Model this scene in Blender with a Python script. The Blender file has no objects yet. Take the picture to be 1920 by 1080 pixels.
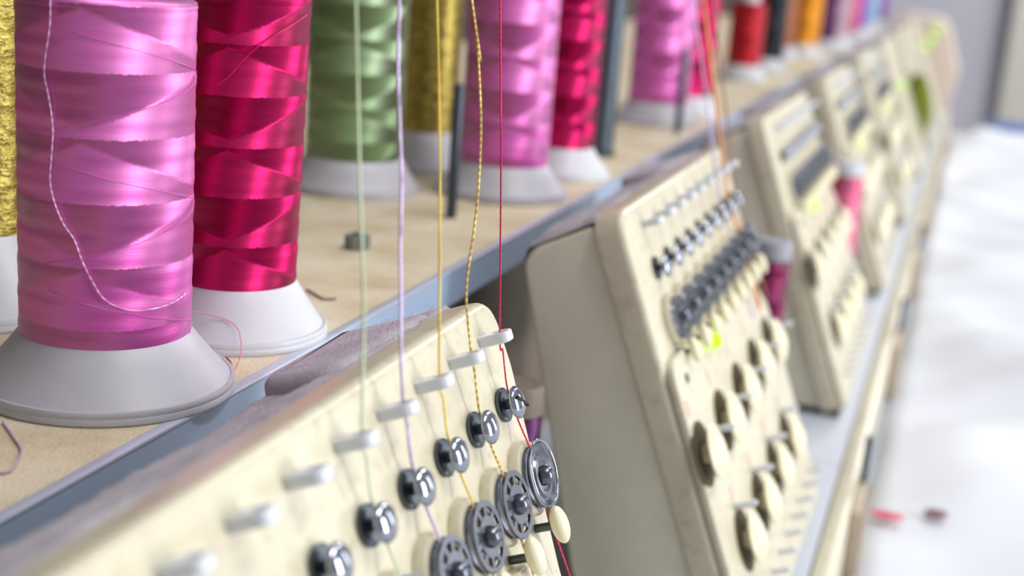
import bpy, bmesh, math, random
from mathutils import Vector, Matrix

random.seed(7)
sc = bpy.context.scene
COL = sc.collection
PI = math.pi

# ------------------------------------------------------------------ camera
CAM_R = ((0.31531791809707754, -0.20862996163809422, 0.9257689504589209),
         (-0.9460507952899891, -0.14577538031396037, 0.28937420622007665),
         (0.07458219129325658, -0.9670693240927497, -0.24334013055944664))
CAM_P = Vector((-0.34334024, -0.22924154, 0.13884115))
cd = bpy.data.cameras.new('camera')
cam = bpy.data.objects.new('camera', cd)
COL.objects.link(cam)
m = Matrix.Identity(4)
for i in range(3):
    m[i][0] = CAM_R[i][0]
    m[i][1] = -CAM_R[i][1]
    m[i][2] = -CAM_R[i][2]
    m[i][3] = CAM_P[i]
cam.matrix_world = m
cd.sensor_width = 36.0
cd.lens = 2603.4 / 1920 * 36
cd.clip_start = 0.01
cd.clip_end = 60
cd.dof.use_dof = True
cd.dof.focus_distance = 0.415
cd.dof.aperture_fstop = 8.4
cd.dof.aperture_blades = 0
sc.camera = cam

# ------------------------------------------------------------------ world, lights, exposure
w = bpy.data.worlds.new('world')
sc.world = w
w.use_nodes = True
bg = w.node_tree.nodes['Background']
bg.inputs[0].default_value = (0.93, 0.95, 1.0, 1)
bg.inputs[1].default_value = 0.34


def area(name, loc, target, sx, sy, power, col):
    l = bpy.data.lights.new(name, 'AREA')
    l.shape = 'RECTANGLE'
    l.size = sx
    l.size_y = sy
    l.energy = power
    l.color = col
    o = bpy.data.objects.new(name, l)
    COL.objects.link(o)
    o.location = loc
    d = Vector(target) - Vector(loc)
    o.rotation_euler = d.to_track_quat('-Z', 'Z').to_euler()
    return o


area('window_light', (0.42, -2.6, 0.5), (0.42, 0, 0.5), 0.46, 2.1, 42, (0.97, 0.98, 1.0))
area('far_fill_light', (3.4, -2.6, 0.5), (3.4, 0, 0.5), 0.80, 2.1, 28, (0.97, 0.98, 1.0))  # added fill to brighten the far wall; no window known there

for i, (x, y) in enumerate(((0.2, -0.9), (2.6, -0.9), (5.6, -0.9))):
    area('ceiling_tube_light', (x, y, 2.0), (x, y, 0.0), 1.25, 0.16, (21, 21, 62)[i], (1.0, 0.99, 0.97))

vs = sc.view_settings
vs.view_transform = 'Standard'
vs.look = 'None'
vs.exposure = 0.33
vs.gamma = 1.0
vs.use_curve_mapping = False


# ------------------------------------------------------------------ materials
def srgb(r, g, b):
    f = lambda c: (c / 255 / 12.92) if c / 255 <= 0.04045 else ((c / 255 + 0.055) / 1.055) ** 2.4
    return (f(r), f(g), f(b), 1)


class NT:
    def __init__(self, name):
        self.m = bpy.data.materials.new(name)
        self.m.use_nodes = True
        self.t = self.m.node_tree
        self.b = self.t.nodes['Principled BSDF']

    def n(self, typ, **kw):
        x = self.t.nodes.new(typ)
        for k, v in kw.items():
            setattr(x, k, v)
        return x

    def l(self, a, b):
        self.t.links.new(a, b)

    def math(self, op, a, b=None, c=None):
        x = self.n('ShaderNodeMath', operation=op)
        for i, v in enumerate((a, b, c)):
            if v is None:
                continue
            if isinstance(v, (int, float)):
                x.inputs[i].default_value = v
            else:
                self.l(v, x.inputs[i])
        return x.outputs[0]

    def coords(self, scale=(1, 1, 1), kind='Object'):
        tc = self.n('ShaderNodeTexCoord')
        mp = self.n('ShaderNodeMapping')
        mp.inputs['Scale'].default_value = scale
        self.l(tc.outputs[kind], mp.inputs['Vector'])
        return mp.outputs[0]

    def noise(self, vec, scale, detail=3.0, rough=0.55):
        x = self.n('ShaderNodeTexNoise')
        x.inputs['Scale'].default_value = scale
        x.inputs['Detail'].default_value = detail
        x.inputs['Roughness'].default_value = rough
        self.l(vec, x.inputs['Vector'])
        return x.outputs['Fac']

    def ramp(self, fac, stops):
        x = self.n('ShaderNodeValToRGB')
        e = x.color_ramp.elements
        while len(e) < len(stops):
            e.new(0.5)
        for i, (p, c) in enumerate(stops):
            e[i].position = p
            e[i].color = c
        self.l(fac, x.inputs[0])
        return x.outputs[0]

    def bump(self, h, strength, dist):
        x = self.n('ShaderNodeBump')
        x.inputs['Strength'].default_value = strength
        x.inputs['Distance'].default_value = dist
        self.l(h, x.inputs['Height'])
        return x

    def set(self, **kw):
        for k, v in kw.items():
            self.b.inputs[k.replace('_', ' ')].default_value = v
        return self


def plain(name, col, rough=0.4, metal=0.0, var=0.06, scale=60, bump=0.0, spec=0.5):
    t = NT(name)
    v = t.coords()
    f = t.noise(v, scale)
    lo = tuple(c * (1 - var) for c in col[:3]) + (1,)
    hi = tuple(min(1, c * (1 + var)) for c in col[:3]) + (1,)
    t.l(t.ramp(f, [(0.3, lo), (0.7, hi)]), t.b.inputs['Base Color'])
    t.set(Roughness=rough, Metallic=metal)
    t.b.inputs['Specular IOR Level'].default_value = spec
    if bump:
        t.l(t.bump(t.noise(v, scale * 12), bump, 0.0005).outputs[0], t.b.inputs['Normal'])
    return t.m


def satin(name, col, sheen, P=0.018, amp=0.46, phase=0.0, rough=0.55, metal=0.75, hel=0.40, ior=2.3, turn=0.40, coat=1.0):
    """wound thread: bands of parallel strands lying at alternating angles on the column"""
    t = NT(name)
    tc = t.n('ShaderNodeTexCoord')
    sp = t.n('ShaderNodeSeparateXYZ')
    t.l(tc.outputs['Object'], sp.inputs[0])
    x, y, z = sp.outputs
    th = t.math('ARCTAN2', y, x)
    rag = t.noise(t.coords((1, 1, 1)), 900, 2)
    jz = t.math('MULTIPLY_ADD', rag, 0.0011, z)
    # each laid band starts at a level edge; the next layer covers it along a slanting edge that leans
    # one way on even bands and the other way on odd ones
    q = t.math('ADD', t.math('MULTIPLY', jz, -1 / P), phase + 40.0)
    a = t.math('FRACT', q)
    par = t.math('MULTIPLY_ADD', t.math('MODULO', t.math('FLOOR', q), 2.0), -2.0, 1.0)
    ta = t.math('FRACT', t.math('MULTIPLY_ADD', th, 1 / PI, turn))
    tri = t.math('SUBTRACT', t.math('MULTIPLY', t.math('ABSOLUTE', t.math('SUBTRACT', t.math('MULTIPLY', ta, 2.0), 1.0)), 2.0), 1.0)
    b = t.math('MULTIPLY_ADD', t.math('MULTIPLY', par, tri), hel, 0.46)
    lay = t.n('ShaderNodeClamp')
    t.l(t.math('MULTIPLY_ADD', t.math('SUBTRACT', b, a), 14.0, 0.5), lay.inputs[0])
    d = t.math('MULTIPLY', t.math('ADD', t.math('MULTIPLY_ADD', lay.outputs[0], -1.0, 0.5), t.math('MULTIPLY', t.math('SUBTRACT', a, 0.5), 0.35)), amp)
    cr = t.n('ShaderNodeCombineXYZ')
    rr = t.math('SQRT', t.math('ADD', t.math('MULTIPLY', x, x), t.math('MULTIPLY', y, y)))
    t.l(t.math('MULTIPLY', t.math('DIVIDE', t.math('MULTIPLY', y, -1), rr), d), cr.inputs[0])
    t.l(t.math('MULTIPLY', t.math('DIVIDE', x, rr), d), cr.inputs[1])
    strands = t.noise(t.coords((160, 160, 3600)), 1.0, 2)
    bp = t.bump(strands, 0.28, 0.00022)
    va = t.n('ShaderNodeVectorMath', operation='ADD')
    t.l(bp.outputs[0], va.inputs[0])
    t.l(cr.outputs[0], va.inputs[1])
    nm = t.n('ShaderNodeVectorMath', operation='NORMALIZE')
    t.l(va.outputs[0], nm.inputs[0])
    t.l(nm.outputs[0], t.b.inputs['Normal'])
    f = t.noise(t.coords((40, 40, 1400)), 1.0, 3)
    lo = tuple(q * 0.82 for q in col[:3]) + (1,)
    t.l(t.ramp(f, [(0.3, lo), (0.7, col)]), t.b.inputs['Base Color'])
    t.set(Roughness=rough, Metallic=metal, Anisotropic=0.75)
    t.b.inputs['Specular IOR Level'].default_value = 0.6
    t.b.inputs['IOR'].default_value = 1.6
    t.b.inputs['Coat Weight'].default_value = coat
    t.b.inputs['Coat Roughness'].default_value = 0.46
    t.b.inputs['Coat IOR'].default_value = ior
    t.b.inputs['Coat Tint'].default_value = sheen
    t.l(nm.outputs[0], t.b.inputs['Coat Normal'])
    tg = t.n('ShaderNodeCombineXYZ')
    tg.inputs[2].default_value = 1.0
    t.l(tg.outputs[0], t.b.inputs['Tangent'])
    return t.m


def lame(name, c1, c2):
    t = NT(name)
    v = t.coords((130, 130, 330))
    f = t.noise(v, 1.0, 4, 0.7)
    t.l(t.ramp(f, [(0.3, c1), (0.7, c2)]), t.b.inputs['Base Color'])
    t.set(Roughness=0.34, Metallic=0.8)
    t.l(t.bump(f, 0.9, 0.0012).outputs[0], t.b.inputs['Normal'])
    return t.m


def cream_mat():
    t = NT('cream_plastic')
    v = t.coords()
    f = t.noise(v, 22, 4)
    g = t.noise(v, 160, 3)
    base = t.ramp(f, [(0.25, srgb(202, 194, 168)), (0.75, srgb(214, 208, 184))])
    smudge = t.ramp(g, [(0.30, srgb(205, 186, 165)), (0.46, (1, 1, 1, 1))])
    mx = t.n('ShaderNodeMix', data_type='RGBA', blend_type='MULTIPLY')
    mx.inputs[0].default_value = 0.35
    t.l(base, mx.inputs[6])
    t.l(smudge, mx.inputs[7])
    t.l(mx.outputs[2], t.b.inputs['Base Color'])
    rr = t.n('ShaderNodeMapRange')
    t.l(f, rr.inputs[0])
    rr.inputs[3].default_value = 0.22
    rr.inputs[4].default_value = 0.42
    t.l(rr.outputs[0], t.b.inputs['Roughness'])
    return t.m


def board_mat():
    t = NT('fibreboard_shelf')
    v = t.coords()
    f = t.noise(v, 30, 5, 0.6)
    g = t.noise(v, 900, 3, 0.7)
    a = t.ramp(f, [(0.28, srgb(196, 178, 142)), (0.5, srgb(218, 204, 174)), (0.72, srgb(230, 221, 202))])
    b = t.ramp(g, [(0.32, (0.62, 0.58, 0.52, 1)), (0.55, (1, 1, 1, 1))])
    mx = t.n('ShaderNodeMix', data_type='RGBA', blend_type='MULTIPLY')
    mx.inputs[0].default_value = 0.5
    t.l(a, mx.inputs[6])
    t.l(b, mx.inputs[7])
    t.l(mx.outputs[2], t.b.inputs['Base Color'])
    t.set(Roughness=0.9)
    t.l(t.bump(g, 0.6, 0.0008).outputs[0], t.b.inputs['Normal'])
    return t.m


def dust_mat():
    t = NT('grey_lint')
    v = t.coords()
    f = t.noise(v, 90, 4)
    g = t.noise(v, 1400, 3, 0.7)
    t.l(t.ramp(f, [(0.3, srgb(198, 192, 199)), (0.7, srgb(224, 218, 226))]), t.b.inputs['Base Color'])
    t.set(Roughness=1.0)
    t.l(t.bump(g, 1.0, 0.0012).outputs[0], t.b.inputs['Normal'])
    return t.m


def twist_mat(name, c1, c2, rough=0.4, metal=0.2):
    t = NT(name)
    tc = t.n('ShaderNodeTexCoord')
    wv = t.n('ShaderNodeTexWave', bands_direction='DIAGONAL')
    wv.inputs['Scale'].default_value = 260
    t.l(tc.outputs['Object'], wv.inputs['Vector'])
    t.l(t.ramp(wv.outputs['Fac'], [(0.2, c1), (0.8, c2)]), t.b.inputs['Base Color'])
    t.set(Roughness=rough, Metallic=metal)
    return t.m


def glow(name, col, s):
    t = NT(name)
    t.b.inputs['Base Color'].default_value = (0.02, 0.03, 0.0, 1)
    t.b.inputs['Emission Color'].default_value = col
    t.b.inputs['Emission Strength'].default_value = s
    return t.m


def cloth_mat():
    t = NT('white_cotton')
    v = t.coords((1, 1, 1))
    f = t.noise(v, 6, 4)
    t.l(t.ramp(f, [(0.3, srgb(208, 212, 220)), (0.7, srgb(222, 225, 232))]), t.b.inputs['Base Color'])
    t.set(Roughness=0.9)
    t.l(t.bump(t.noise(v, 1500, 2), 0.3, 0.0003).outputs[0], t.b.inputs['Normal'])
    return t.m


M = {
    'cream': cream_mat(),
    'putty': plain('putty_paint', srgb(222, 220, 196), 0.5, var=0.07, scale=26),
    'board': board_mat(),
    'bluegrey': plain('blue_grey_paint', srgb(158, 176, 202), 0.38, var=0.05, scale=14),
    'edge': plain('worn_steel_edge', srgb(196, 204, 220), 0.35, 0.3),
    'dust': dust_mat(),
    'dark': plain('dark_gap_paint', srgb(62, 56, 50), 0.7),
    'beam': plain('brown_grey_beam_paint', srgb(120, 108, 94), 0.6),
    'rubber': plain('black_rubber', srgb(34, 30, 28), 0.7),
    'brown': plain('brown_cord_and_recess_shade', srgb(82, 70, 44), 0.8),  # bag cord, and the dark painted in for the wheel openings
    'chrome': plain('chrome', (0.38, 0.40, 0.46, 1), 0.13, 1.0, var=0.02),
    'steel': plain('brushed_steel', (0.15, 0.16, 0.19, 1), 0.26, 1.0, var=0.08, scale=300),
    'darksteel': plain('dark_steel', (0.09, 0.11, 0.13, 1), 0.28, 0.9, var=0.1),
    'brass': plain('brass_pin', (0.55, 0.42, 0.2, 1), 0.3, 1.0),
    'ceramic': plain('white_ceramic', srgb(214, 218, 224), 0.22, var=0.02),
    'ivory': plain('ivory_knob', srgb(238, 230, 196), 0.25, var=0.02),
    'bed': plain('light_grey_paint', srgb(176, 181, 190), 0.5, var=0.03),
    'post': plain('grey_blue_steel', (0.07, 0.09, 0.115, 1), 0.4, 0.6),
    'zinc': plain('zinc_nut', srgb(132, 140, 136), 0.5, 0.3),
    'base_grey': plain('warm_grey_plastic', srgb(188, 187, 194), 0.42, var=0.03, scale=120, bump=0.05),
    'base_white': plain('off_white_plastic', srgb(204, 206, 212), 0.42, var=0.02, scale=120),
    'capgrey': plain('dull_grey_plastic', srgb(150, 152, 164), 0.5),
    'taupe': plain('taupe_comb', srgb(186, 170, 150), 0.5),
    'cloth': cloth_mat(),
    'wall': plain('far_wall_paint', srgb(206, 206, 218), 0.8, var=0.05, scale=1.2),
    'shade_wall': plain('dim_brown_shade_paint', srgb(84, 74, 66), 0.9),  # kept dim so the added wall and panel darken the cones
    'floor': plain('floor_paint', srgb(168, 168, 176), 0.5, var=0.06, scale=1.5),
    'column': plain('beige_column_paint', srgb(222, 220, 208), 0.7),
    'endcover': plain('pinkish_beige_paint', srgb(222, 204, 186), 0.5),
    'bluebox': plain('blue_bin_plastic', srgb(64, 100, 170), 0.5),
    'led': glow('lime_led', srgb(180, 243, 0), 1.3),
    'pink_mark': plain('pink_print', srgb(232, 170, 160), 0.6),
    'red_stitch': plain('red_stitches', srgb(205, 60, 90), 0.6),
    'plum_stitch': plain('plum_stitches', srgb(110, 40, 66), 0.6),
    'olive_cover': plain('olive_cloth', srgb(112, 122, 16), 0.8),
}


# ------------------------------------------------------------------ mesh helpers
def finish(me, smooth=True, angle=40):
    if smooth:
        for p in me.polygons:
            p.use_smooth = True
        me.set_sharp_from_angle(angle=math.radians(angle))


def obj(name, me, mat, parent=None, loc=(0, 0, 0), rot=(0, 0, 0)):
    if mat is not None and not me.materials:
        me.materials.append(mat)
    o = bpy.data.objects.new(name, me)
    COL.objects.link(o)
    o.location = loc
    o.rotation_euler = rot
    if parent:
        o.parent = parent
    return o


def mesh(name, v, f, smooth=True, angle=40):
    me = bpy.data.meshes.new(name)
    me.from_pydata([tuple(p) for p in v], [], f)
    me.update()
    finish(me, smooth, angle)
    return me


def from_bm(name, bm, smooth=True, angle=40):
    bmesh.ops.recalc_face_normals(bm, faces=bm.faces)
    me = bpy.data.meshes.new(name)
    bm.to_mesh(me)
    bm.free()
    finish(me, smooth, angle)
    return me


def lathe(name, prof, seg=48, angle=40):
    v, f = [], []
    rings = []
    for r, z in prof:
        if r < 1e-7:
            rings.append([len(v)])
            v.append((0, 0, z))
        else:
            rings.append(list(range(len(v), len(v) + seg)))
            for i in range(seg):
                a = 2 * PI * i / seg
                v.append((r * math.cos(a), r * math.sin(a), z))
    for A, B in zip(rings, rings[1:]):
        for i in range(seg):
            j = (i + 1) % seg
            if len(A) == 1 and len(B) == 1:
                continue
            if len(A) == 1:
                f.append((A[0], B[i], B[j]))
            elif len(B) == 1:
                f.append((A[i], B[0], A[j]))
            else:
                f.append((A[i], B[i], B[j], A[j]))
    me = bpy.data.meshes.new(name)
    me.from_pydata(v, [], f)
    bm = bmesh.new()
    bm.from_mesh(me)
    bmesh.ops.recalc_face_normals(bm, faces=bm.faces)
    bm.to_mesh(me)
    bm.free()
    finish(me, True, angle)
    return me


def smooth_path(pts, n=6):
    pts = [Vector(p) for p in pts]
    out = []
    for i in range(len(pts) - 1):
        p0 = pts[max(i - 1, 0)]
        p1, p2 = pts[i], pts[i + 1]
        p3 = pts[min(i + 2, len(pts) - 1)]
        for k in range(n):
            t = k / n
            out.append(0.5 * ((2 * p1) + (p2 - p0) * t + (2 * p0 - 5 * p1 + 4 * p2 - p3) * t * t + (3 * p1 - p0 - 3 * p2 + p3) * t ** 3))
    out.append(pts[-1])
    return out


def tube(name, pts, r, seg=8, closed=False):
    pts = [Vector(p) for p in pts]
    v, f = [], []
    up = Vector((0.3, 0.2, 1)).normalized()
    N = len(pts)
    prev = None
    for i, p in enumerate(pts):
        if closed:
            d = pts[(i + 1) % N] - pts[i - 1]
        else:
            d = pts[min(i + 1, N - 1)] - pts[max(i - 1, 0)]
        d.normalize()
        if prev is None:
            a = d.cross(up)
            if a.length < 1e-3:
                a = d.cross(Vector((1, 0, 0)))
        else:
            a = prev - d * prev.dot(d)
        a.normalize()
        prev = a
        b = d.cross(a)
        for k in range(seg):
            q = 2 * PI * k / seg
            v.append(p + (a * math.cos(q) + b * math.sin(q)) * r)
    L = N if closed else N - 1
    for i in range(L):
        for k in range(seg):
            k2 = (k + 1) % seg
            i2 = (i + 1) % N
            f.append((i * seg + k, i * seg + k2, i2 * seg + k2, i2 * seg + k))
    if not closed:
        f.append(tuple(range(seg))[::-1])
        f.append(tuple((N - 1) * seg + k for k in range(seg)))
    return mesh(name, v, f, True, 60)


def box(name, lo, hi, bev=0.0, seg=2):
    bm = bmesh.new()
    bmesh.ops.create_cube(bm, size=1)
    for v in bm.verts:
        for i in range(3):
            v.co[i] = lo[i] if v.co[i] < 0 else hi[i]
    if bev:
        bmesh.ops.bevel(bm, geom=bm.edges[:], offset=bev, segments=seg, profile=0.5, affect='EDGES')
    return from_bm(name, bm, True, 35)


def round_poly(pts, rads, n=7):
    out = []
    N = len(pts)
    for i in range(N):
        p = Vector(pts[i])
        a = (Vector(pts[i - 1]) - p)
        b = (Vector(pts[(i + 1) % N]) - p)
        r = rads[i] if isinstance(rads, (list, tuple)) else rads
        if r <= 0:
            out.append(p)
            continue
        an = a.normalized()
        bn = b.normalized()
        ang = an.angle(bn)
        d = min(r / math.tan(ang / 2), a.length * 0.49, b.length * 0.49)
        p1 = p + an * d
        p2 = p + bn * d
        for k in range(n + 1):
            t = k / n
            out.append((p1 * (1 - t) ** 2 + p * 2 * t * (1 - t) + p2 * t * t))
    return out


def prism(name, poly, d0, d1, to3, bev0=0.0, bev1=0.0, seg=4):
    """extrude a 2d outline from depth d0 to d1; to3 maps (a, b, depth) to xyz; bev1 rounds the d1 rim"""
    bm = bmesh.new()
    A = [bm.verts.new(to3(p[0], p[1], d0)) for p in poly]
    B = [bm.verts.new(to3(p[0], p[1], d1)) for p in poly]
    fa = bm.faces.new(A)
    fb = bm.faces.new(B)
    N = len(poly)
    for i in range(N):
        bm.faces.new((A[i], A[(i + 1) % N], B[(i + 1) % N], B[i]))
    bmesh.ops.recalc_face_normals(bm, faces=bm.faces)
    if bev1:
        bmesh.ops.bevel(bm, geom=list(fb.edges), offset=bev1, segments=seg, profile=0.5, affect='EDGES')
    if bev0:
        fa2 = [f for f in bm.faces if len(f.verts) == N and f is not fb]
        es = set()
        for f in bm.faces:
            if len(f.verts) >= N and all(abs((v.co - Vector(to3(0, 0, d0))).dot(Vector(to3(0, 0, 1)) - Vector(to3(0, 0, 0)))) < 1e-6 for v in f.verts):
                es.update(f.edges)
        if es:
            bmesh.ops.bevel(bm, geom=list(es), offset=bev0, segments=seg, profile=0.5, affect='EDGES')
    return from_bm(name, bm, True, 32)


def empty(name, loc=(0, 0, 0), rot=(0, 0, 0)):
    o = bpy.data.objects.new(name, None)
    o.empty_display_size = 0.02
    COL.objects.link(o)
    o.location = loc
    o.rotation_euler = rot
    return o


def tag(o, label=None, cat=None, group=None, kind=None):
    if label:
        o['label'] = label
    if cat:
        o['category'] = cat
    if group:
        o['group'] = group
    if kind:
        o['kind'] = kind
    return o


# ------------------------------------------------------------------ setting
S = 0.39575          # head spacing
PITCH = 0.02393      # needle spacing
SL = 1.19481         # slope of the face panels
E0 = Vector((0.02352, -0.10694, 0.02538))
EDGE = -0.0327       # front edge of the shelf
XEND = 3.0

tag(obj('floor', box('floor', (-2, -6, -0.95), (9, 6, -0.90)), M['floor']), 'grey floor of the workroom', kind='structure')
tag(obj('wall_back', box('wall_back', (8.0, -6, -0.9), (8.1, 6, 3.0)), M['wall']), 'blurred grey back wall', kind='structure')
tag(obj('trim_1', box('trim_1', (7.7, -0.75, -0.9), (7.99, -0.40, 3.0), 0.02), M['column'], None), 'pale beige column on the back wall', kind='structure')

tag(obj('added_wall_left', box('added_wall_left', (-3.0, 0.9, -0.9), (8.0, 1.0, 2.4)), M['shade_wall']), 'unseen dim brown wall added to keep the cones dark on the left', kind='structure')  # unseen wall, added to cut the light on the left of the cones
tag(obj('added_shade_panel', box('added_shade_panel', (-1.4, 0.10, -0.9), (-1.3, 0.9, 2.4)), M['shade_wall']), 'unseen dim brown panel added behind the camera to shade the cones', kind='structure')  # partial panel out of view, added to darken what the cones reflect
tag(obj('ceiling', box('ceiling', (-3.0, -1.6, 2.4), (8.0, 1.0, 2.5)), M['wall']), 'grey workroom ceiling', kind='structure')

# ------------------------------------------------------------------ shelf with its metal edge
sh = empty('thread_shelf', (0, 0, -0.02))
tag(sh, 'long tan fibreboard thread shelf with blue-grey metal edging', 'shelf')
obj('board', box('board', (-0.75, EDGE + 0.0035, -0.018), (XEND, 0.42, 0.0)), M['board'], sh, (0, 0, 0.02))
obj('edge_strip', box('edge_strip', (-0.75, EDGE, -0.0155), (XEND, EDGE + 0.0032, -0.0006)), M['bluegrey'], sh, (0, 0, 0.02))
obj('edge_lip', box('edge_lip', (-0.75, EDGE - 0.0003, -0.0010), (XEND, EDGE + 0.0036, 0.0002), 0.0003), M['edge'], sh, (0, 0, 0.02))
obj('under_frame', box('under_frame', (-0.75, 0.0, -0.165), (XEND, 0.40, -0.0185)), M['beam'], sh, (0, 0, 0.02))

# ------------------------------------------------------------------ machine bed
bd = empty('machine_bed', (1.2, -0.12, -0.9))
tag(bd, 'light grey machine bed carrying the row of heads', 'machine bed')
obj('bed_plate', box('bed_plate', (-0.75, -0.1885, -0.19), (XEND, 0.40, -0.165), 0.002), M['bed'], bd, (-1.2, 0.12, 0.9))
obj('front_rail', box('front_rail', (-0.75, -0.2005, -0.215), (XEND, -0.189, -0.166), 0.002), M['cream'], bd, (-1.2, 0.12, 0.9))
obj('gutter', box('gutter', (-0.70, -0.2060, -0.224), (XEND, -0.2006, -0.2205)), M['bed'], bd, (-1.2, 0.12, 0.9))
obj('plinth', box('plinth', (-0.70, -0.150, -0.90), (XEND - 0.05, 0.38, -0.19)), M['bed'], bd, (-1.2, 0.12, 0.9))

# cloth table
tb = empty('cloth_table', (1.2, -0.7, -0.9))
tag(tb, 'low white worktable under the white cloth', 'table')
obj('table_top', box('table_top', (-0.7, -1.25, -0.247), (3.02, -0.2066, -0.230), 0.003), M['bed'], tb, (-1.2, 0.7, 0.9))
for x in (-0.65, 2.95):
    for y in (-1.2, -0.26):
        obj('leg', box('leg', (x - 0.02, y - 0.02, -0.9), (x + 0.02, y + 0.02, -0.247), 0.002), M['bed'], tb, (-1.2, 0.7, 0.9))


def cloth_mesh():
    nx, ny = 260, 70
    x0, x1, y0, y1 = -0.70, 3.05, -1.28, -0.2065
    v, f = [], []
    for i in range(nx + 1):
        for j in range(ny + 1):
            x = x0 + (x1 - x0) * i / nx
            y = y0 + (y1 - y0) * j / ny
            d = y1 - y
            z = -0.220
            env = min(1, d / 0.06)
            z += env * 0.010 * math.sin(9.0 * x + 14 * y + 1.3 * math.sin(5 * y))
            z += env * 0.006 * math.sin(21 * x - 17 * y + 2.0 * math.sin(3.1 * x))
            z += env * 0.004 * math.sin(47 * x + 33 * y)
            e = (x - 1.05) / 0.16
            z += env * 0.022 * math.exp(-e * e)
            e = (x - 2.72) / 0.2
            z += env * 0.03 * math.exp(-e * e)
            z = max(z, -0.2295)
            v.append((x, y, z))
    for i in range(nx):
        for j in range(ny):
            a = i * (ny + 1) + j
            f.append((a, a + ny + 1, a + ny + 2, a + 1))
    me = mesh('white_cloth', v, f, True, 80)
    return me


cl = obj('white_cloth', cloth_mesh(), M['cloth'])
so = cl.modifiers.new('thickness', 'SOLIDIFY')
so.thickness = 0.0012
so.offset = 1
tag(cl, 'rumpled bright white cloth spread beside the machine', 'cloth')


def motif(x, y, sx, sy, mat, nm):
    bm = bmesh.new()
    bmesh.ops.create_uvsphere(bm, u_segments=20, v_segments=8, radius=1)
    for q in bm.verts:
        q.co = Vector((q.co.x * sx, q.co.y * sy, q.co.z * 0.0016))
    return obj(nm, from_bm(nm, bm), mat, cl, (x, y, -0.2125))


# ------------------------------------------------------------------ thread spools
def base_profile(R, r, h):
    return [(0, 0.0), (R * 0.985, 0.0), (R, 0.0006), (R, 0.0020), (R * 0.992, 0.0024), (R * 0.994, 0.0027), (R * 0.996, 0.0036),
            (R * 0.985, 0.0043), (R * 0.962, 0.0043), (R * 0.955, 0.0040), (R * 0.945, 0.0044),
            (R * 0.925, 0.0052), (R * 0.925 * 0.72 + r * 0.28, 0.0052 * 0.72 + h * 1.1 * 0.28 - 0.0003), (R * 0.925 * 0.36 + r * 0.64, 0.0052 * 0.36 + h * 1.1 * 0.64 - 0.0004), (r * 1.0, h * 1.10), (r * 0.9, h * 1.2), (r * 0.5, h * 1.2), (0, h * 1.2)]


def spool(label, x, y, mat, r=0.0247, R=0.0383, h=0.0165, top=0.113, r2=None, basemat='base_grey', seg=64, nz=60, group='thread cones on the shelf', core=True, cap=False, z0=0.0):
    r2 = r2 or r
    t = empty('thread_spool', (x, y, z0))
    tag(t, label, 'thread spool', group)
    obj('base', lathe('base', base_profile(R, r, h), seg), M[basemat], t)
    prof = [(r * 0.80, h * 1.06), (r * 0.94, h * 0.98), (r * 0.985, h * 1.02)]
    for i in range(nz + 1):
        q = i / nz
        zz = h * 1.12 + (top - 0.003 - h * 1.12) * q
        rr = r + (r2 - r) * q
        rr += 0.00010 * math.sin(zz * 349 * 2) + 0.00006 * math.sin(zz * 1310)
        prof.append((rr, zz))
    prof += [(r2 * 1.01, top - 0.0025), (r2 * 1.0, top - 0.001), (r2 * 0.93, top), (r2 * 0.5, top + 0.001)]
    obj('thread_winding', lathe('thread_winding', prof, seg, 70), mat, t)
    if core:
        cr = r2 * 0.55
        obj('core_tube', lathe('core_tube', [(cr, top - 0.004), (cr, top + 0.012), (cr * 0.97, top + 0.0125), (cr * 0.8, top + 0.0125), (cr * 0.78, top - 0.004)], 32), M['base_white' if cap else basemat], t)
    return t


pinkA = satin('pink_thread', srgb(228, 52, 188), (1.0, 0.92, 1.0, 1), phase=0.35)
magA = satin('crimson_thread', srgb(196, 0, 94), (1.0, 0.6, 0.85, 1), P=0.0165, phase=0.10, rough=0.46, metal=0.9, ior=1.35, amp=0.5, coat=0.4)
greenA = satin('green_thread', srgb(104, 142, 62), (0.9, 1.0, 0.9, 1), phase=0.6)
goldA = lame('gold_thread', srgb(104, 90, 30), srgb(206, 188, 100))
lilacA = satin('lilac_thread', srgb(196, 170, 206), (1, 0.95, 1, 1))
redA = satin('red_thread', srgb(190, 6, 40), (1, 0.6, 0.6, 1), amp=0.2, ior=1.5, coat=0.35)
blackA = satin('black_thread', srgb(16, 24, 34), (0.7, 0.8, 1, 1), amp=0.2, ior=1.5, coat=0.35)
orangeA = satin('orange_thread', srgb(240, 160, 30), (1, 0.9, 0.6, 1), amp=0.2, ior=1.5, coat=0.35)
plumA = satin('plum_thread', srgb(92, 28, 92), (1, 0.8, 1, 1), amp=0.2, ior=1.5, coat=0.35)
mauveA = satin('mauve_thread', srgb(198, 170, 180), (1, 0.9, 1, 1), amp=0.2, ior=1.5, coat=0.35)
roseA = satin('rose_thread', srgb(226, 112, 150), (1, 0.9, 1, 1), amp=0.2, ior=1.5, coat=0.35)
violetA = satin('violet_thread', srgb(140, 100, 190), (1, 0.9, 1, 1), amp=0.2, ior=1.5, coat=0.35)
cyanA = satin('pale_cyan_thread', srgb(150, 205, 220), (1, 1, 1, 1), amp=0.2, ior=1.5, coat=0.35)
purpleA = satin('purple_thread', srgb(160, 60, 180), (1, 0.9, 1, 1), amp=0.2, ior=1.5, coat=0.35)
copperA = satin('copper_thread', srgb(176, 110, 70), (1, 0.9, 0.8, 1), amp=0.2, ior=1.5, coat=0.35)
burgA = satin('burgundy_thread', srgb(126, 14, 78), (1, 0.6, 0.8, 1), P=0.02, amp=0.4, ior=1.5, coat=0.3)

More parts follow.
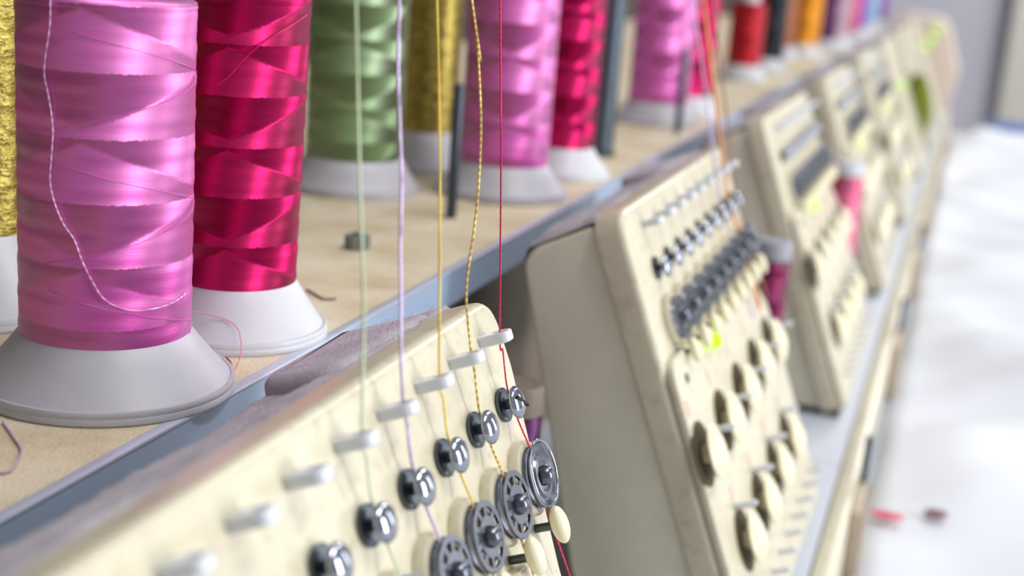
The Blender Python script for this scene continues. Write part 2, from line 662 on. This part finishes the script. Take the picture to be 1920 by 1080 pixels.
# nearest cone with its loose thread tail
PX, PY = -0.0011, 0.0030
p1 = spool('large pink satin thread cone, nearest of all, loose tail hanging down its side', PX, PY, pinkA, seg=192, nz=200, top=0.1155)
tail = [(178.8, 0.120), (178.7, 0.1085), (175.4, 0.0999), (174.1, 0.0942), (177.2, 0.0886), (180.2, 0.0802), (178.9, 0.0714), (178.0, 0.0654),
        (181.1, 0.0597), (187.3, 0.054), (194.3, 0.0499), (199.3, 0.044), (205.8, 0.0381), (212.3, 0.0336), (222.1, 0.0308), (234, 0.0296), (249.3, 0.0297), (263.5, 0.0304), (276, 0.0315)]
tp = [(0.02515 * math.cos(math.radians(a)), 0.02515 * math.sin(math.radians(a)), z) for a, z in tail]
tp[0] = (tp[0][0] * 1.0, tp[0][1], tp[0][2])
obj('loose_thread', tube('loose_thread', smooth_path(tp, 8), 0.00021, 6), twist_mat('pink_twist', srgb(236, 150, 220), srgb(250, 226, 250)), p1)
# crossing strands of the last winding turns, lying on the surface
def strand(parent, mat, r, a0, a1, z0, z1, rad=0.00012):
    pts = []
    for i in range(25):
        q = i / 24
        a = math.radians(a0 + (a1 - a0) * q)
        pts.append(((r + 0.00012) * math.cos(a), (r + 0.00012) * math.sin(a), z0 + (z1 - z0) * q))
    obj('crossing_strand', tube('crossing_strand', pts, rad, 5), mat, parent)


pst = plain('pink_strand', srgb(216, 96, 186), 0.4)
for z in (0.1085, 0.0715, 0.0345):
    strand(p1, pst, 0.0247, 175, 330, z, z - 0.0170)
    strand(p1, pst, 0.0247, 165, 330, z - 0.0305, z - 0.0115)

p2 = spool('crimson satin thread cone on white base, beside the nearest pink cone', 0.0700, -0.0005, magA, r=0.0204, r2=0.0221, R=0.0318, h=0.0175, basemat='base_white', seg=160, nz=160, top=0.1160)
mst = plain('crimson_strand', srgb(214, 16, 104), 0.4)
a_ = [(-170, 0.087), (-160, 0.0905), (-150, 0.0955), (-138, 0.100), (-125, 0.1035), (-112, 0.106), (-98, 0.1085), (-86, 0.110)]
obj('loose_thread', tube('loose_thread', smooth_path([((0.0222 + 0.0003) * math.cos(math.radians(a)), (0.0222 + 0.0003) * math.sin(math.radians(a)), z) for a, z in a_], 6), 0.00018, 6), mst, p2)
spool('gold metallic thread cone on tall white base, cut off by left frame edge', 0.0455, 0.088, goldA, h=0.0275, R=0.0345, r=0.0236, basemat='base_white', top=0.125)
# second set
spool('pale green thread cone standing behind the crimson cone', 0.3463, 0.0825, greenA, r=0.0262, R=0.037, basemat='base_grey', top=0.118)
spool('gold metallic thread cone between the green cone and second pink cone', 0.4322, 0.0735, goldA, r=0.0165, R=0.0235, h=0.022, basemat='base_white', top=0.12)
spool('pink satin thread cone second from the front, beside a short steel pin', 0.3889, 0.0105, pinkA, r=0.0248, R=0.0372, basemat='base_grey', top=0.118)
spool('crimson thread cone just left of the thick steel pillar', 0.4770, 0.0015, magA, r=0.0185, r2=0.0195, R=0.030, basemat='base_white', top=0.118)
# third set and beyond
spool('lilac thread cone mostly hidden behind the steel pillar', 0.745, 0.088, lilacA, r=0.024, R=0.035, basemat='base_white', top=0.118)
spool('pink satin thread cone third from the front, right of the steel pillar', 0.790, 0.0115, pinkA, r=0.0248, R=0.0345, basemat='base_grey', top=0.125)
spool('crimson thread cone half hidden behind the third pink cone', 0.872, 0.0035, magA, r=0.021, R=0.030, basemat='base_white', top=0.125)
far = [
    ('short red thread cone with white cap, beside the black cone', 1.2793, 0.020, redA, 0.0200, 0.088, True),
    ('black thread cone right of the short red cone', 1.4328, 0.0136, blackA, 0.0190, 0.125, False),
    ('copper brown thread cone left of the orange cone', 1.70, 0.034, copperA, 0.0180, 0.125, False),
    ('bright orange thread cone farther down the shelf', 1.8059, 0.0139, orangeA, 0.0225, 0.125, False),
    ('dark plum thread cone beside the orange cone', 1.99, 0.004, plumA, 0.0180, 0.125, False),
    ('greyish mauve thread cone beyond the plum cone', 2.1062, -0.0035, mauveA, 0.0200, 0.125, False),
    ('rose pink thread cone beyond the mauve cone', 2.33, -0.004, roseA, 0.0200, 0.125, False),
    ('violet thread cone beyond the rose cone', 2.547, -0.004, violetA, 0.0200, 0.125, False),
    ('pale cyan thread cone near the far shelf end', 2.86, 0.002, cyanA, 0.0220, 0.125, False),
    ('purple thread cone farthest along the shelf', 3.09, -0.002, purpleA, 0.0220, 0.125, False),
]
for lab, x, y, mt, r, top, cap in far:
    spool(lab, x, y, mt, r=r, R=r * 1.42 if y - r * 1.42 > EDGE - 0.012 else 0.028, basemat='base_white', top=top, seg=40, nz=20, cap=cap)

# ------------------------------------------------------------------ pins, pillar, nut on the shelf
tag(obj('spool_pin', lathe('spool_pin', [(0, 0), (0.0027, 0), (0.0027, 0.066), (0.0022, 0.0675), (0, 0.0677)], 20), M['post'], None, (0.3048, 0.0086, 0)), 'bare steel spool pin left of the second pink cone', 'spool pin', 'bare spool pins')
tag(obj('spool_pin', lathe('spool_pin', [(0, 0), (0.0027, 0), (0.0027, 0.064), (0.0022, 0.0655), (0, 0.0657)], 20), M['post'], None, (0.736, -0.018, 0)), 'bare steel spool pin left of the third pink cone', 'spool pin', 'bare spool pins')
pl = empty('steel_pillar', (0.575, 0.004, 0))
tag(pl, 'thick blue-grey steel pillar standing on the shelf', 'pillar')
obj('shaft', lathe('shaft', [(0, 0), (0.0104, 0), (0.0104, 0.62), (0, 0.62)], 40), M['post'], pl)
obj('collar', lathe('collar', [(0.0105, 0), (0.0120, 0), (0.0120, 0.003), (0.0105, 0.0035)], 40), M['darksteel'], pl)
nut = empty('hex_nut', (0.2120, 0.0180, 0))
tag(nut, 'small grey hex nut lying on the tan shelf', 'nut')
obj('nut_body', lathe('nut_body', [(0.0022, 0.0), (0.0056, 0.0), (0.0059, 0.0006), (0.0059, 0.0055), (0.0056, 0.0062), (0.0024, 0.0062), (0.0022, 0.0058), (0.0022, 0)], 6, 20), M['zinc'], nut)
obj('bolt_end', lathe('bolt_end', [(0, 0.0), (0.0022, 0.0), (0.0022, 0.0068), (0.0018, 0.0072), (0, 0.0072)], 16), M['darksteel'], nut)


# ------------------------------------------------------------------ embroidery heads
def uvw(u, v, w):
    return (u, -v, w)


UL, UR = -0.2215, 0.018


def make_tray():
    poly = round_poly([(UL, 0.0105), (0.017, 0.0105), (0.0185, -0.012), (0.0095, -0.075), (0.0095, -0.197), (UL, -0.197)],
                      [0.013, 0.015, 0.03, 0.03, 0.006, 0.006], 9)
    return prism('face_panel', poly, -0.0125, 0.0, lambda a, b, d: (a, b, d), 0, 0.0035, 5)


def make_body():
    def vb(wv):
        return (0.02538 + 0.1605 + 0.367 * wv) / 0.930
    poly = [(0.0068, -0.0128), (0.0035, -0.047), (-0.137, -0.0665), (-vb(-0.0665), -0.0665), (-vb(-0.0128), -0.0128)]
    poly = round_poly(poly, [0.003, 0.012, 0.0, 0.002, 0.002], 8)
    return prism('housing', poly, UL + 0.004, 0.006, lambda a, b, d: (d, a, b), 0.002, 0.002, 3)


def make_lower():
    poly = round_poly([(UL + 0.0005, -0.0555), (-0.020, -0.0600), (0.004, -0.080), (0.0085, -0.11), (0.0085, -0.196), (UL + 0.0005, -0.196)],
                      [0.010, 0.012, 0.01, 0.01, 0.004, 0.004], 7)
    return prism('lower_cover', poly, 0.0002, 0.0038, lambda a, b, d: (a, b, d), 0, 0.0018, 4)


def make_eyelet():
    # flat oval ring standing out from the panel, hole running along the thread
    outer = round_poly([(-0.0034, -0.001), (0.0034, -0.001), (0.0034, 0.0092), (-0.0034, 0.0092)], [0.001, 0.001, 0.0033, 0.0033], 8)
    inner = []
    n = len(outer)
    cx, cy = 0.0, 0.0058
    for p in outer:
        a = math.atan2(p[1] - cy, p[0] - cx)
        inner.append((cx + 0.0015 * math.cos(a), cy + 0.0018 * math.sin(a)))
    v, f = [], []
    for ring, hs in ((outer, (-0.0016, 0.0016)), (inner, (-0.0016, 0.0016))):
        for h in hs:
            v += [(p[0], h, p[1]) for p in ring]
    for i in range(n):
        j = (i + 1) % n
        f.append((i, j, n + j, n + i))
        f.append((2 * n + i, 3 * n + i, 3 * n + j, 2 * n + j))
        f.append((i, 2 * n + i, 2 * n + j, j))
        f.append((n + i, n + j, 3 * n + j, 3 * n + i))
    bm = bmesh.new()
    me = bpy.data.meshes.new('x')
    me.from_pydata(v, [], f)
    bm.from_mesh(me)
    bmesh.ops.recalc_face_normals(bm, faces=bm.faces)
    es = [e for e in bm.edges if len(e.link_faces) == 2 and e.calc_face_angle() > 1.0]
    bmesh.ops.bevel(bm, geom=es, offset=0.0006, segments=3, profile=0.5, affect='EDGES')
    return from_bm('thread_guide', bm, True, 50)


ME = {}
ME['tray'] = make_tray()
ME['body'] = make_body()
ME['lower'] = make_lower()
ME['eyelet'] = make_eyelet()
ME['stud_base'] = lathe('stud_base', [(0.0, 0.0), (0.00418, 0.0), (0.0051, 0.0004), (0.0051, 0.0012), (0.00418, 0.0015), (0.00255, 0.001), (0.00151, 0.0012), (0.00151, 0.0044), (0.0, 0.0044)], 32)
ME['stud_cap'] = lathe('stud_cap', [(0.00139, 0.004), (0.00441, 0.0041), (0.00487, 0.0046), (0.00476, 0.0052), (0.00394, 0.006), (0.00232, 0.0067), (0.0, 0.007)], 32, 60)
ME['collar'] = lathe('collar', [(0.0112, 0.0), (0.0112, 0.0026), (0.0106, 0.0034), (0.0092, 0.0036), (0.0084, 0.0030), (0.0082, 0.0004), (0, 0.0004)], 48)
ME['disc_back'] = lathe('disc_back', [(0, 0.0016), (0.0080, 0.0028), (0.0092, 0.0038), (0.0094, 0.0042), (0.0090, 0.0043), (0.0078, 0.0034), (0.0030, 0.0030), (0, 0.0030)], 48)


def slotted_disc():
    """chrome wheel with a rim, a hub and ten bars between: open windows around it"""
    v, f = [], []
    bm = bmesh.new()

    def ring(r0, r1, z0, z1, seg=40):
        q = []
        for r, z in ((r0, z0), (r1, z0), (r1, z1), (r0, z1)):
            q.append([bm.verts.new((r * math.cos(2 * PI * i / seg), r * math.sin(2 * PI * i / seg), z)) for i in range(seg)])
        for k in range(4):
            A, B = q[k], q[(k + 1) % 4]
            for i in range(seg):
                bm.faces.new((A[i], A[(i + 1) % seg], B[(i + 1) % seg], B[i]))
    ring(0.0080, 0.0096, 0.0058, 0.0066)
    ring(0.0004, 0.0056, 0.0060, 0.0066)
    for k in range(10):
        a = 2 * PI * k / 10
        c, s = math.cos(a), math.sin(a)
        pts = []
        for x, y in ((0.0050, -0.0008), (0.0084, -0.0008), (0.0084, 0.0008), (0.0050, 0.0008)):
            pts.append((x * c - y * s, x * s + y * c))
        lo = [bm.verts.new((p[0], p[1], 0.0060)) for p in pts]
        hi = [bm.verts.new((p[0], p[1], 0.0065)) for p in pts]
        bm.faces.new(lo)
        bm.faces.new(hi)
        for i in range(4):
            bm.faces.new((lo[i], lo[(i + 1) % 4], hi[(i + 1) % 4], hi[i]))
    return from_bm('slotted_disc', bm, True, 30)


ME['disc_front'] = slotted_disc()
ME['disc_plain'] = lathe('plain_disc', [(0, 0.0048), (0.0085, 0.0050), (0.0096, 0.0058), (0.0096, 0.0063), (0.0088, 0.0064), (0.0074, 0.0058), (0.0066, 0.0059), (0.0060, 0.0066), (0.0048, 0.0067), (0.0040, 0.0062), (0.0030, 0.0063), (0, 0.0064)], 48, 30)
ME['disc_cap'] = lathe('disc_cap', [(0.0030, 0.0064), (0.0030, 0.0072), (0.0024, 0.0086), (0.0014, 0.0094), (0, 0.0097)], 28, 60)
ME['check_ring'] = tube('check_ring', [(0.0098 * math.cos(2 * PI * i / 36) + 0.0030, 0.0098 * math.sin(2 * PI * i / 36), 0.0056) for i in range(36)], 0.00055, 8, True)
kb = bmesh.new()
bmesh.ops.create_uvsphere(kb, u_segments=24, v_segments=16, radius=1)
for q in kb.verts:
    q.co = Vector((q.co.x * 0.0034, q.co.y * 0.0060, q.co.z * 0.0026 + 0.0078))
ME['knob'] = from_bm('knob', kb, True, 80)
ME['knob_stem'] = lathe('knob_stem', [(0, 0), (0.0013, 0), (0.0013, 0.0062), (0, 0.0062)], 12)
ME['wheel_shade'] = lathe('wheel_shade', [(0, 0.0034), (0.0142, 0.0034), (0.0142, 0.0042), (0, 0.0042)], 40)  # slightly raised disc standing in for a shaded recess
ME['wheel'] = lathe('wheel', [(0.004, 0.0042), (0.004, 0.0082), (0.0114, 0.0088), (0.0121, 0.0096), (0.0114, 0.0106), (0.0085, 0.0114), (0.0075, 0.0122), (0.004, 0.0132), (0, 0.0136)], 40, 50)
ME['tab'] = box('tab', (-0.0016, -0.0014, 0.003), (0.0016, 0.0014, 0.0145), 0.0010, 2)
ME['mark'] = box('mark', (-0.0007, -0.0035, 0.0037), (0.0007, 0.0035, 0.0041))
ME['led'] = lathe('led', [(0.0036, 0.0036), (0.0036, 0.0084), (0.0027, 0.0110), (0, 0.0122)], 16)
ME['screw'] = lathe('screw', [(0.0022, 0.0036), (0.0022, 0.0042), (0.0014, 0.0048), (0, 0.0049)], 16)
ME['slot'] = box('slot', (-0.0038, -0.0004, 0.0064), (0.0038, 0.0004, 0.00712))


def dust_mesh():
    nx, ny = 90, 16
    v, f = [], []
    rnd = random.Random(3)
    for i in range(nx + 1):
        for j in range(ny + 1):
            q = j / ny
            u = UL + 0.006 + (0.014 - UL - 0.006) * i / nx
            wv = -0.0108 - 0.0375 * q
            yy = 0.0085 - 0.0045 * q if q < 0.9 else 0.00445 - (q - 0.9) * 0.05
            hump = 0.0018 + 0.0012 * math.sin(u * 70 + 5 * q) * math.sin(q * 5 + u * 33) + 0.0007 * rnd.random()
            if i in (0, nx) or j in (0, ny):
                hump = 0.0
            v.append((u, yy + hump, wv))
    for i in range(nx):
        for j in range(ny):
            a = i * (ny + 1) + j
            f.append((a, a + 1, a + ny + 2, a + ny + 1))
    return mesh('lint_layer', v, f, True, 80)


ME['dust'] = dust_mesh()
lp = round_poly([(-0.062, 0.0), (0.0050, 0.0), (0.0050, -0.032), (-0.052, -0.032)], [0.012, 0.006, 0.002, 0.014], 8)
ME['ledge'] = prism('rear_ledge', [(p[0], p[1]) for p in lp], 0.0, 0.016, lambda a, b, d: (a, d - 0.0042, b - 0.0140), 0, 0.004, 4)


def head(k, label, full=True):
    t = empty('embroidery_head', E0 + Vector((S * k, 0, 0)), (SL, 0, 0))
    tag(t, label, 'machine head', 'heads of the embroidery machine')
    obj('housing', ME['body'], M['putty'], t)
    obj('face_panel', ME['tray'], M['cream'], t)
    lc = obj('lower_cover', ME['lower'], M['cream'], t)
    obj('lint_layer', ME['dust'], M['dust'], t)
    obj('rear_ledge', ME['ledge'], M['dust'], t)
    # black rubber foot between housing and bed (built level, so undo the slope)
    ft = obj('rubber_foot', ME.setdefault('foot', box('rubber_foot', (UL + 0.006, -0.118 + 0.0, -0.0046), (0.004, -0.066, 0.0), 0.001)), M['rubber'], t)
    ft.matrix_parent_inverse = Matrix.Identity(4)
    ft.rotation_euler = (-SL, 0, 0)
    # level position: world y from -0.172 to -0.12, z -0.165..-0.160
    rel = Vector((0, 0.058 - 0.0, -0.1602 - 0.02538))
    rel.y = (-0.06) - E0.y
    c, s = math.cos(SL), math.sin(SL)
    ft.location = (0, rel.y * c + rel.z * s, -rel.y * s + rel.z * c)
    if 1 <= k <= 5:
        obj('indicator_lamp', ME['led'], M['led'], t, uvw(-0.1585, 0.0628, 0))
    if not full:
        return t
    for i in range(9):
        u = -PITCH * i
        obj('thread_guide', ME['eyelet'], M['ceramic'], t, uvw(u, 0, 0))
        sb = obj('stud', ME['stud_base'], M['darksteel'], t, uvw(u, 0.0198, 0))
        cp = obj('stud_cap', ME['stud_cap'], M['chrome'], sb)
        if i == 0:
            obj('screw_slot', ME['slot'], M['rubber'], sb, rot=(0, 0, -0.62))
        tn = obj('tension_collar', ME['collar'], M['cream'], t, uvw(u, 0.0428, 0))
        obj('back_disc', ME['disc_back'], M['chrome'], tn)
        if i == 0:
            obj('front_disc', ME['disc_plain'], M['steel'], tn)
            obj('check_spring', ME['check_ring'], M['chrome'], tn)
        else:
            obj('front_disc', ME['disc_front'], M['steel'], tn)
        obj('cap', ME['disc_cap'], M['steel'], tn)
        kn = obj('knob', ME['knob'], M['ivory'], t, uvw(u - 0.002, 0.0576, 0), (0, 0, 0.12))
        obj('stem', ME['knob_stem'], M['darksteel'], kn)
    for row, (u0, v0, nn) in enumerate(((-0.2110, 0.0985, 5), (-0.1840, 0.1480, 4))):
        for i in range(nn):
            u = u0 + 2 * PITCH * i
            pd = obj('recess_shade_disc', ME['wheel_shade'], M['brown'], t, uvw(u, v0, 0))  # dark disc paints the shade of an opening around the wheel
            obj('thread_wheel', ME['wheel'], M['ivory'], pd)
            obj('white_tab', ME['tab'], M['ceramic'], t, uvw(u + 0.0195, v0 - 0.004, 0.001) if row == 0 else uvw(u - 0.002, v0 - 0.0165, 0))
            obj('pink_mark', ME['mark'], M['pink_mark'], t, uvw(u - 0.006 if row == 0 else u - 0.001, v0 - 0.022, 0))
    obj('cover_screw', ME['screw'], M['darksteel'], t, uvw(-0.205, 0.0665, 0))
    for i in range(9):
        obj('lower_guide', ME['tab'], M['ceramic'], t, uvw(-PITCH * i - 0.006, 0.178, -0.002))
    return t


def lint_fluff(t):
    rnd = random.Random(11)
    v, f = [], []
    for _ in range(70):
        u = rnd.uniform(-0.045, 0.010)
        p = Vector((u, 0.0105 + rnd.uniform(-0.001, 0.001), -0.012 - rnd.random() * 0.02))
        d = Vector((rnd.uniform(-1, 1), rnd.uniform(0.0, 0.9), rnd.uniform(-1, 1))).normalized()
        for s_ in range(5):
            q = p + d * 0.0011
            a = Vector((0.00004, 0.0, 0.00002))
            b = Vector((0.0, 0.00004, -0.00004))
            i = len(v)
            v += [p + a, p + b, p - a - b, q + a, q + b, q - a - b]
            f += [(i, i + 1, i + 4, i + 3), (i + 1, i + 2, i + 5, i + 4), (i + 2, i, i + 3, i + 5)]
            p = q
            d = (d + Vector((rnd.uniform(-0.7, 0.7), rnd.uniform(-0.6, 0.4), rnd.uniform(-0.7, 0.7)))).normalized()
    o = obj('lint_fluff', mesh('lint_fluff', v, f), M['dust'], t)
    o['kind'] = 'stuff'


labels = [
    'nearest cream machine head, cut by the bottom of the picture',
    'second cream machine head from the front, with purple cone at its right',
    'third cream machine head from the front, left of a small pink cone',
    'fourth cream machine head from the front, behind the small pink cone',
    'fifth cream machine head from the front, strongly blurred',
    'sixth cream machine head from the front, strongly blurred',
    'seventh cream machine head from the front, next before the last',
    'farthest cream machine head, next to the beige end cover',
]
for k, lab in enumerate(labels):
    hd = head(k, lab, k <= 4)
    if k == 0:
        lint_fluff(hd)

# needle combs in front of the bed rail, one by each head
TE = ME['tooth'] = box('tooth', (-0.0010, -0.0016, -0.020), (0.0010, 0.0016, 0.020), 0.0004, 1)
ordn = ['nearest', 'second', 'third', 'fourth', 'fifth', 'sixth']
for k in range(6):
    x = 0.478 + S * k
    cb = empty('needle_comb', (x, -0.2062, -0.2204))
    tag(cb, '%s taupe needle comb at the cream bed rail' % ordn[k], 'needle comb', 'needle combs')
    obj('comb_body', box('comb_body', (-0.030, 0.0, 0.0), (0.030, 0.0055, 0.048), 0.001), M['taupe'], cb)
    for i in range(9):
        obj('tooth', TE, M['ceramic'] if i % 2 else M['taupe'], cb, (-0.026 + 0.0065 * i, -0.0008, 0.026))
    if k < 3:
        obj('steel_rod', lathe('steel_rod', [(0, 0), (0.0022, 0), (0.0022, 0.030), (0, 0.030)], 16), M['post'], cb, (0.024, 0.0027, 0.048))

# small cones standing on the bed in the gaps between the heads
def mini(label, x, y, mat, r, top, capmat='base_white'):
    t = empty('small_thread_cone', (x, y, -0.165))
    tag(t, label, 'thread cone', 'small cones between the heads')
    obj('base', lathe('base', [(0, 0), (r * 1.25, 0), (r * 1.25, 0.003), (r * 1.05, 0.008), (r * 0.6, 0.008), (0, 0.008)], 32), M[capmat], t)
    obj('thread_winding', lathe('thread_winding', [(r * 0.7, 0.0082), (r, 0.010), (r * 1.0, top - 0.002), (r * 0.9, top), (r * 0.4, top)], 40, 60), mat, t)
    obj('cap', lathe('cap', [(r * 0.4, top), (r * 1.02, top + 0.0005), (r * 1.02, top + 0.010), (r * 0.9, top + 0.012), (0, top + 0.012)], 32), M[capmat], t)


mini('small dark plum cone in the gap right of the nearest head', 0.150, -0.081, plumA, 0.010, 0.125, 'beam')
mini('small burgundy thread cone with pale cap behind the second head', 0.505, -0.1305, burgA, 0.0112, 0.1245, 'capgrey')
mini('small pink thread cone with white cap behind the third head', 0.885, -0.1425, roseA, 0.0140, 0.1270)

# end cover of the machine with its lamps, and the olive cloth on it
ec = empty('end_cover', (3.02, -0.13, -0.165))
tag(ec, 'pinkish beige rounded end cover closing the row of heads', 'machine cover')
poly = round_poly([(-0.062, 0.205), (-0.165, 0.200), (-0.205, 0.08), (-0.180, -0.08), (-0.02, -0.08), (-0.02, 0.15)], [0.03, 0.05, 0.05, 0.02, 0.01, 0.05], 8)
obj('cover_shell', prism('cover_shell', [(p[0] + 0.13, p[1] + 0.002) for p in poly], 0.0, 0.12, lambda a, b, d: (d, a, b), 0.004, 0.004, 3), M['endcover'], ec)
for y, z in ((-0.1246, -0.0297), (-0.1369, -0.0093), (-0.1479, 0.012)):
    obj('control_lamp', lathe('control_lamp', [(0.006, 0), (0.006, 0.003), (0, 0.006)], 16), M['led'], ec, (-0.0005, y + 0.13, z + 0.165), (0, -PI / 2, 0))
oc = empty('olive_bag', (2.092, -0.156, -0.165))
tag(oc, 'olive green cloth bag standing between far heads beside the white cloth', 'bag')
bmg = bmesh.new()
bmesh.ops.create_uvsphere(bmg, u_segments=24, v_segments=20, radius=1)
for q in bmg.verts:
    zz = (q.co.z + 1) / 2
    k = 0.55 + 0.45 * min(1, zz * 1.6)
    q.co = Vector((q.co.x * 0.020 * k, q.co.y * 0.024 * k - 0.012 * (1 - zz) + 0.006, zz * 0.138))
obj('bag_body', from_bm('bag_body', bmg, True, 80), M['olive_cover'], oc)
obj('drawstring', tube('drawstring', [(0.0095 * math.cos(2 * PI * i / 20), 0.006 + 0.0115 * math.sin(2 * PI * i / 20), 0.131) for i in range(20)], 0.0012, 6, True), M['brown'], oc)

motif(0.5565, -0.2200, 0.006, 0.0115, M['red_stitch'], 'red_motif')
motif(0.577, -0.2510, 0.006, 0.008, M['plum_stitch'], 'plum_motif')

bb = empty('blue_bin', (6.0, -0.46, -0.9))
tag(bb, 'blurred blue bin on the floor beyond the white cloth', 'bin')
obj('bin_body', prism('bin_body', round_poly([(-0.10, -0.12), (0.10, -0.12), (0.10, 0.12), (-0.10, 0.12)], 0.03), 0, 0.42, lambda a, b, d: (a * (0.85 + 0.3 * d), b * (0.85 + 0.3 * d), d), 0, 0.004), M['bluebox'], bb)
obj('rim', prism('rim', round_poly([(-0.105, -0.125), (0.105, -0.125), (0.105, 0.125), (-0.105, 0.125)], 0.03), 0.40, 0.425, lambda a, b, d: (a, b, d), 0, 0.004), M['bluebox'], bb)

# ------------------------------------------------------------------ hanging threads
def hang(label, pts, r, mat):
    p = [Vector(q) for q in pts]
    d = (p[0] - p[1]).normalized()
    d = Vector((d.x, d.y, max(d.z, 0.3))).normalized()
    p = [p[0] + d * 0.40, p[0] + d * 0.2] + p
    o = obj('hanging_thread', tube('hanging_thread', smooth_path(p, 6), r, 6), mat)
    tag(o, label, 'thread', 'threads hanging to the thread guides')


def pan(k, i, v, w_, du=0.0):
    """world point on the face of head k at needle i"""
    l = Vector((-PITCH * i + du, -v, w_))
    return E0 + Vector((S * k, 0, 0)) + Matrix.Rotation(SL, 3, 'X') @ l


redT = twist_mat('red_strand', srgb(206, 24, 72), srgb(226, 52, 100))
goldT = twist_mat('gold_strand', srgb(196, 158, 60), srgb(244, 220, 140), 0.35, 0.4)
yelT = twist_mat('yellow_strand', srgb(236, 204, 70), srgb(242, 212, 96))
lavT = twist_mat('lavender_strand', srgb(212, 188, 226), srgb(220, 198, 234))
grnT = twist_mat('pale_green_strand', srgb(204, 222, 180), srgb(214, 230, 194))
oraT = twist_mat('orange_strand', srgb(216, 130, 60), srgb(236, 160, 90))
brnT = twist_mat('brown_strand', srgb(150, 100, 80), srgb(180, 130, 100))


def route(k, i):
    return [pan(k, i, -0.001, 0.0058), pan(k, i, 0.004, 0.0052), pan(k, i, 0.0135, 0.0034), pan(k, i, 0.0198, 0.0026, 0.0013), pan(k, i, 0.028, 0.0036, 0.0008), pan(k, i, 0.0335, 0.0050, -0.0010), pan(k, i, 0.046, 0.0052, -0.0025), pan(k, i, 0.058, 0.0050, -0.001), pan(k, i, 0.078, 0.0048, 0.002)]


hang('thin red thread running to the corner guide of the nearest head', [(0.0432, -0.0982, 0.1215), (0.0340, -0.1050, 0.077)] + route(0, 0), 0.00026, redT)
hang('wavy twisted gold thread to the second guide of the nearest head', [(0.0195, -0.0981, 0.1219), (0.0181, -0.1005, 0.1135), (0.0156, -0.1032, 0.101), (0.013, -0.1055, 0.0884), (0.0095, -0.1072, 0.0729), (0.0067, -0.1078, 0.0615), (0.0045, -0.1078, 0.053), (0.0021, -0.1085, 0.0431)] + route(0, 1), 0.00034, goldT)
hang('bright yellow thread to the third guide of the nearest head', [(-0.0044, -0.0972, 0.1222), (-0.0110, -0.1026, 0.0920), (-0.0180, -0.1076, 0.058)] + route(0, 2), 0.00032, yelT)
hang('lavender thread to the fourth guide of the nearest head', [(-0.0283, -0.0968, 0.1225), (-0.0299, -0.0978, 0.1151), (-0.0323, -0.0994, 0.1039), (-0.0351, -0.1019, 0.0903), (-0.0374, -0.1039, 0.0792), (-0.0402, -0.1055, 0.0667), (-0.0431, -0.1077, 0.0531), (-0.0458, -0.1096, 0.0407)] + route(0, 3), 0.00044, lavT)
hang('pale green thread, leftmost of those to the nearest head', [(-0.0521, -0.0963, 0.1229), (-0.0590, -0.1020, 0.0900), (-0.0660, -0.1080, 0.057)] + route(0, 4), 0.00036, grnT)
hang('brown thread to the rightmost guide of the second head', [(0.435, -0.0895, 0.1144)] + route(1, 0)[:1] + route(1, 0)[1:], 0.0006, brnT)
hang('orange thread to the second guide of the second head', [(0.4109, -0.0881, 0.1146)] + route(1, 1), 0.0009, oraT)
hang('lavender thread to the third guide of the second head', [(0.386, -0.0877, 0.115)] + route(1, 2), 0.0006, lavT)


# ------------------------------------------------------------------ thread scraps on the shelf
def scrap(label, pts, r, mat):
    o = obj('thread_scrap', tube('thread_scrap', smooth_path(pts, 8), r, 6), mat)
    tag(o, label, 'thread scrap')


scrap('pink loose curl of thread lying between the two nearest cones',
      [(0.036, 0.004, 0.0150), (0.044, -0.006, 0.0125), (0.046, -0.0135, 0.0100), (0.041, -0.0190, 0.0065), (0.034, -0.0225, 0.0030), (0.026, -0.0245, 0.0006), (0.0185, -0.0262, 0.0006)], 0.00018, plain('pink_scrap', srgb(222, 120, 150), 0.6))
scrap('short red thread end beside the nearest pink cone base',
      [(0.0300, -0.0200, 0.0040), (0.0285, -0.0225, 0.0030), (0.0262, -0.0240, 0.0014), (0.0240, -0.0262, 0.0005)], 0.00035, plain('red_scrap', srgb(180, 60, 66), 0.6))
scrap('brown forked thread snippet behind the crimson cone base',
      [(0.1328, 0.0032, 0.0006), (0.1249, -0.0064, 0.0006), (0.1235, -0.0090, 0.0006), (0.1263, -0.0125, 0.0006)], 0.0004, plain('brown_scrap', srgb(120, 96, 96), 0.7))
scrap('pale lavender thread loop at the lower left shelf corner',
      [(-0.0433, 0.0071, 0.0006), (-0.0530, -0.0046, 0.0006), (-0.0585, -0.0105, 0.0006), (-0.0666, -0.0150, 0.0006), (-0.0721, -0.0161, 0.0006), (-0.075, -0.010, 0.0006)], 0.00035, plain('lavender_scrap', srgb(190, 160, 186), 0.7))
